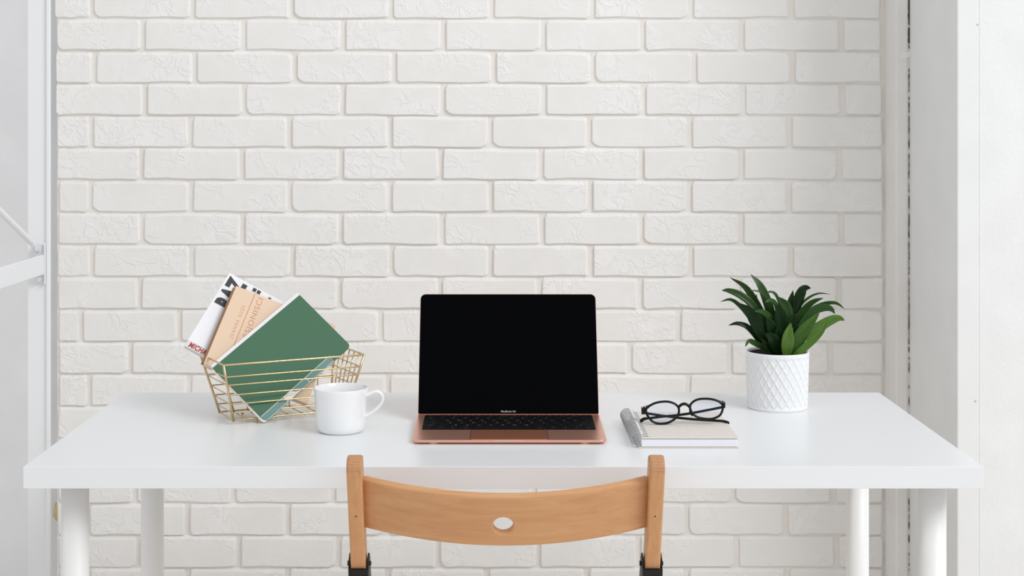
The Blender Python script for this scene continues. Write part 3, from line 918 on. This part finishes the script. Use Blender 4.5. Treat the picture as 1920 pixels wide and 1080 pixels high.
# a book given by its upper left front corner, the direction down its left edge, its two sizes and thickness
def hit(u, v, q, nrm):
    o = Vector((-0.009, -2.2, 1.2345)); d = cam_pt(u, v, 3.0) - o
    return o + d * ((q - o).dot(nrm) / d.dot(nrm))
def book_frame(c0, left_dir, nrm):
    dn = left_dir.normalized()                      # down the left edge
    dn = (dn - nrm * dn.dot(nrm)).normalized()
    rt = dn.cross(nrm).normalized()                 # along the top edge
    if rt.x < 0: rt = -rt
    return rt, dn
# peach book: 0.205 along the top edge, 0.153 down the left edge
nrm = en
pc0 = Vector((-0.4680, 0.4564, 0.9435)); q = gB - en * 0.0135
shift = (pc0 - q).dot(nrm)
pc0 = hit(443, 536, gB - en * 0.0150, nrm)
pc1 = hit(386, 672, gB - en * 0.0150, nrm)
rt, dn = book_frame(pc0, pc1 - pc0, nrm)
PW, PHt, PT = 0.188, 0.158, 0.011
pk = empty('peach_book', pc0, label='peach covered art book with copper lettering behind the green notebook', cat='book')
FP = ((0, 0, 0), rt, dn, en)
prism('front_cover', [(0, 0), (PW, 0), (PW, PHt), (0, PHt)], -0.0008, 0.0, FP, M_PEACH, pk)
prism('back_cover', [(0, 0), (PW, 0), (PW, PHt), (0, PHt)], -PT, -PT + 0.0008, FP, M_PEACH, pk)
prism('page_block', [(-0.0042, 0.004), (PW - .002, 0.004), (PW - .002, PHt - .001), (-0.0042, PHt - .001)], -PT + 0.001, -0.001, FP, M_BROWN, pk)
prism('spine', [(0, PHt), (PW, PHt), (PW, PHt + .0008), (0, PHt + .0008)], -PT, 0.0, FP, M_PEACH, pk)
prism('title_rule', [(0.0348, 0), (0.0360, 0), (0.0360, PHt), (0.0348, PHt)], 0.0, 0.0001, FP, M_PEACHBAND, pk)
up = -dn
text_mesh('author_lettering', 'JOANNA GUZE', 0.0085, M_PEACHTXT, pk, (rt * 0.0285 + dn * 0.0965, up, -rt, en), 0.0001, spacing=1.5, fit=0.066)
text_mesh('title_lettering', 'IMPRESJONISCI', 0.0138, M_PEACHTXT, pk, (rt * 0.0525 + dn * 0.1260, up, -rt, en), 0.0001, spacing=1.1, fit=0.121)
# white book behind
wq = gB - en * 0.0310
wc0 = hit(430.5, 511.5, wq, nrm); wc1 = hit(346, 648, wq, nrm)
rt, dn = book_frame(wc0, wc1 - wc0, nrm)
WW, WH, WT = 0.200, (wc1 - wc0).length, 0.009
wb = empty('white_book', wc0, label='white paperback with big black letters leaning at the back of the basket', cat='book')
FW = ((0, 0, 0), rt, dn, en)
prism('front_cover', [(0, 0), (WW, 0), (WW, WH), (0, WH)], -0.0006, 0.0, FW, M_WHITEBOOK, wb)
prism('page_block', [(0.0005, 0.0005), (WW - .001, 0.0005), (WW - .001, WH - .001), (0.0005, WH - .001)], -WT + .0006, -0.0007, FW, M_GREYBAND, wb)
prism('back_cover', [(0, 0), (WW, 0), (WW, WH), (0, WH)], -WT, -WT + .0006, FW, M_WHITEBOOK, wb)
prism('author_band', [(0.0, WH - 0.0125), (WW, WH - 0.0125), (WW, WH), (0, WH)], 0.0, 0.0001, FW, M_GREYBAND, wb)
text_mesh('author_lettering', 'MICHAEL', 0.0140, M_RED, wb, (rt * 0.0055 + dn * (WH - 0.0020), rt, -dn, en), 0.0002, offset=0.0005, stretch=0.72, spacing=1.05, shear=0.12)
up = -dn
text_mesh('title_lettering', 'RAZ', 0.044, M_INK, wb, (rt * 0.0365 + dn * 0.0650, up, -rt, en), 0.0002, offset=0.0026, spacing=1.08, fit=0.061)
for a0, a1, b0, b1 in ((0.050, 0.0565, 0.0008, 0.010), (0.0585, 0.065, 0.0008, 0.010), (0.0815, 0.0865, 0.0030, 0.012)):
    prism('title_lettering', [(a0, b0 + .002), (a1, b0 + .002), (a1, b1), (a0, b1)], 0.0, 0.0003, FW, M_INK, wb)

# ---------------------------------------------------------------- chair
ch = empty('folding_chair', (0.003, 0.03, 0), label='beech folding chair with a curved backrest pulled up to the desk', cat='chair')
lean = math.radians(23)
ax = Vector((0, -math.sin(lean), math.cos(lean)))     # up along a post
nf = Vector((0, -math.cos(lean), -math.sin(lean)))    # toward the viewer
TOP = Vector((0, -0.118, 0.7585))                       # centre line of the posts at the top, in the chair's frame
POSTL = 0.80
PD = 0.017
prof = [(-PD, -POSTL), (PD, -POSTL)]                  # (along nf, along ax)
for i in range(13):
    a = math.radians(180 * i / 12)
    prof.append((PD * math.cos(a), -0.010 + 0.016 * math.sin(a)))
for x0, x1 in ((-0.2220, -0.2005), (0.2005, 0.2220)):
    po = prism('post', prof, x0, x1, (TOP, nf, ax, (1, 0, 0)), M_WOODZ, ch, 0.0028)
    po.data.materials.append(M_ENDGRAIN)
    for f in po.data.polygons:
        if f.normal.dot(ax) > 0.10: f.material_index = 1
# screws
for sx in (-0.211, 0.211):
    bm = bmesh.new(); bmesh.ops.create_cone(bm, cap_ends=True, segments=10, radius1=0.0011, radius2=0.0011, depth=0.0006)
    sc = from_bm('screw_hole', bm, M_BLACKMETAL, ch)
    sc.location = TOP + ax * (-0.082) + nf * (PD + 0.0001) + Vector((sx, 0, 0))
    sc.rotation_euler = (math.radians(90) + lean, 0, 0)
# curved backrest with a round hole
H_S, T_S, BULGE, HALF = 0.0835, 0.012, 0.041, 0.2010
HR, HQ = 0.0146, 0.021
hc = (-0.0035, -0.0485)            # hole centre: x, distance below slat top
xs = [-HALF + (hc[0] - HQ + HALF) * i / 18 for i in range(19)] + [hc[0] - HQ + 2 * HQ * i / 6 for i in range(1, 7)] + [hc[0] + HQ + (HALF - hc[0] - HQ) * i / 18 for i in range(1, 19)]
ts = [0.0 + (hc[1] + HQ) * i / 4 for i in range(5)] + [hc[1] + HQ - 2 * HQ * i / 6 for i in range(1, 7)] + [hc[1] - HQ + (-H_S - hc[1] + HQ) * i / 3 for i in range(1, 4)]
def slat_pt(x, t, side):
    b = BULGE * (1 - (x / HALF) ** 2)
    slope = -2 * BULGE * x / HALF ** 2
    nx = Vector((-slope, 0, 0)) + nf
    nx.normalize()
    return TOP + Vector((x, 0, 0)) + ax * (-0.0300 + t) + nf * (b - 0.004) + nx * (side * T_S / 2)
V, Fc = [], []
nx_, nt_ = len(xs), len(ts)
idx = {}
for side in (1, -1):
    for i, x in enumerate(xs):
        for j, t in enumerate(ts):
            if 18 < i < 24 and 4 < j < 10: continue
            idx[(side, i, j)] = len(V); V.append(slat_pt(x, t, side))
sq = [(18 + k, 4) for k in range(6)] + [(24, 4 + k) for k in range(6)] + [(24 - k, 10) for k in range(6)] + [(18, 10 - k) for k in range(6)]
hole = {}
for side in (1, -1):
    for k, (i, j) in enumerate(sq):
        dx, dt = xs[i] - hc[0], ts[j] - hc[1]
        L_ = math.hypot(dx, dt)
        for ring_i, rr in ((0, HR), (1, HR + 0.0012)):
            hole[(side, k, ring_i)] = len(V)
            V.append(slat_pt(hc[0] + dx / L_ * rr, hc[1] + dt / L_ * rr, side * (1.0 if ring_i else 0.86)))
for side in (1, -1):
    def q_(a, b, c, d):
        Fc.append((a, b, c, d) if side == 1 else (d, c, b, a))
    for i in range(nx_ - 1):
        for j in range(nt_ - 1):
            if 18 <= i < 24 and 4 <= j < 10: continue
            q_(idx[(side, i, j)], idx[(side, i + 1, j)], idx[(side, i + 1, j + 1)], idx[(side, i, j + 1)])
    for k in range(24):
        k2 = (k + 1) % 24
        q_(idx[(side, *sq[k])], idx[(side, *sq[k2])], hole[(side, k2, 1)], hole[(side, k, 1)])
        q_(hole[(side, k, 1)], hole[(side, k2, 1)], hole[(side, k2, 0)], hole[(side, k, 0)])
for k in range(24):
    k2 = (k + 1) % 24
    Fc.append((hole[(1, k, 0)], hole[(1, k2, 0)], hole[(-1, k2, 0)], hole[(-1, k, 0)]))
for i in range(nx_ - 1):
    for j in (0, nt_ - 1):
        Fc.append((idx[(1, i, j)], idx[(-1, i, j)], idx[(-1, i + 1, j)], idx[(1, i + 1, j)]))
for j in range(nt_ - 1):
    for i in (0, nx_ - 1):
        Fc.append((idx[(1, i, j)], idx[(1, i, j + 1)], idx[(-1, i, j + 1)], idx[(-1, i, j)]))
bm = bmesh.new()
vv_ = [bm.verts.new(v) for v in V]
for f in Fc: bm.faces.new([vv_[i] for i in f])
bmesh.ops.recalc_face_normals(bm, faces=bm.faces)
es = [e for e in bm.edges if len(e.link_faces) == 2 and e.calc_face_angle() > 1.0 and min((e.verts[0].co - (TOP + ax * (-0.03 + hc[1]) + nf * (BULGE - .004))).length, 1) > 0.03]
bmesh.ops.bevel(bm, geom=es, offset=0.0028, segments=2, affect='EDGES', profile=0.5)
bk_o = from_bm('backrest', bm, M_WOODX, ch)
for f in bk_o.data.polygons: f.use_smooth = True
bk_o.data.set_sharp_from_angle(angle=math.radians(35))
# black hinge brackets
for s in (-1, 1):
    bm = bmesh.new()
    for x in (s * 0.2245 - 0.001, s * 0.1975 - 0.001):
        pp = [(-0.016, -0.178), (-0.006, -0.164), (0.010, -0.166), (0.021, -0.188), (0.024, -0.30), (-0.022, -0.30)]
        lo = [bm.verts.new(TOP + nf * a + ax * b + Vector((x, 0, 0))) for a, b in pp]
        hi = [bm.verts.new(TOP + nf * a + ax * b + Vector((x + 0.002, 0, 0))) for a, b in pp]
        bm.faces.new(lo); bm.faces.new(hi[::-1])
        for i in range(6): bm.faces.new((lo[i], hi[i], hi[(i + 1) % 6], lo[(i + 1) % 6]))
    pp = [(0.0185, -0.172), (0.0225, -0.172), (0.0255, -0.30), (0.0215, -0.30)]
    lo = [bm.verts.new(TOP + nf * a + ax * b + Vector((s * 0.211 - 0.014, 0, 0))) for a, b in pp]
    hi = [bm.verts.new(TOP + nf * a + ax * b + Vector((s * 0.211 + 0.014, 0, 0))) for a, b in pp]
    bm.faces.new(lo); bm.faces.new(hi[::-1])
    for i in range(4): bm.faces.new((lo[i], hi[i], hi[(i + 1) % 4], lo[(i + 1) % 4]))
    hb = from_bm('hinge_bracket', bm, M_BLACKMETAL, ch)
    for x in (s * 0.2265, s * 0.1955):
        bm = bmesh.new(); bmesh.ops.create_cone(bm, cap_ends=True, segments=12, radius1=0.004, radius2=0.003, depth=0.003)
        rv = from_bm('rivet', bm, M_BLACKMETAL, hb, True)
        rv.location = TOP + ax * (-0.178) + Vector((x, 0, 0)); rv.rotation_euler = (0, math.radians(90), 0)
# seat and rear legs below the picture
for i in range(6):
    y = -0.02 + i * 0.058
    box('seat_slat', -0.192, 0.192, y, y + 0.050, 0.436 - i * 0.002, 0.450 - i * 0.002, M_WOODX, ch, 0.003, 2)
for s in (-1, 1):
    box('seat_rail', s * 0.183 - 0.009, s * 0.183 + 0.009, -0.02, 0.32, 0.404, 0.434, M_WOODZ, ch, 0.002, 2)
    a = Vector((s * 0.162, 0.28, 0.41)); b = Vector((s * 0.162, -0.22, 0.0))
    d = (b - a).normalized(); w = d.cross(Vector((1, 0, 0))).normalized()
    prism('rear_leg', [(-0.011, -0.015), (0.011, -0.015), (0.011, 0.015), (-0.011, 0.015)], 0, (b - a).length, (a, Vector((1, 0, 0)), w, d), M_WOODZ, ch, 0.003)
box('stretcher', -0.20, 0.20, 0.112, 0.130, 0.13, 0.155, M_WOODX, ch, 0.003, 2)
box('stretcher', -0.155, 0.155, -0.125, -0.105, 0.085, 0.11, M_WOODX, ch, 0.003, 2)
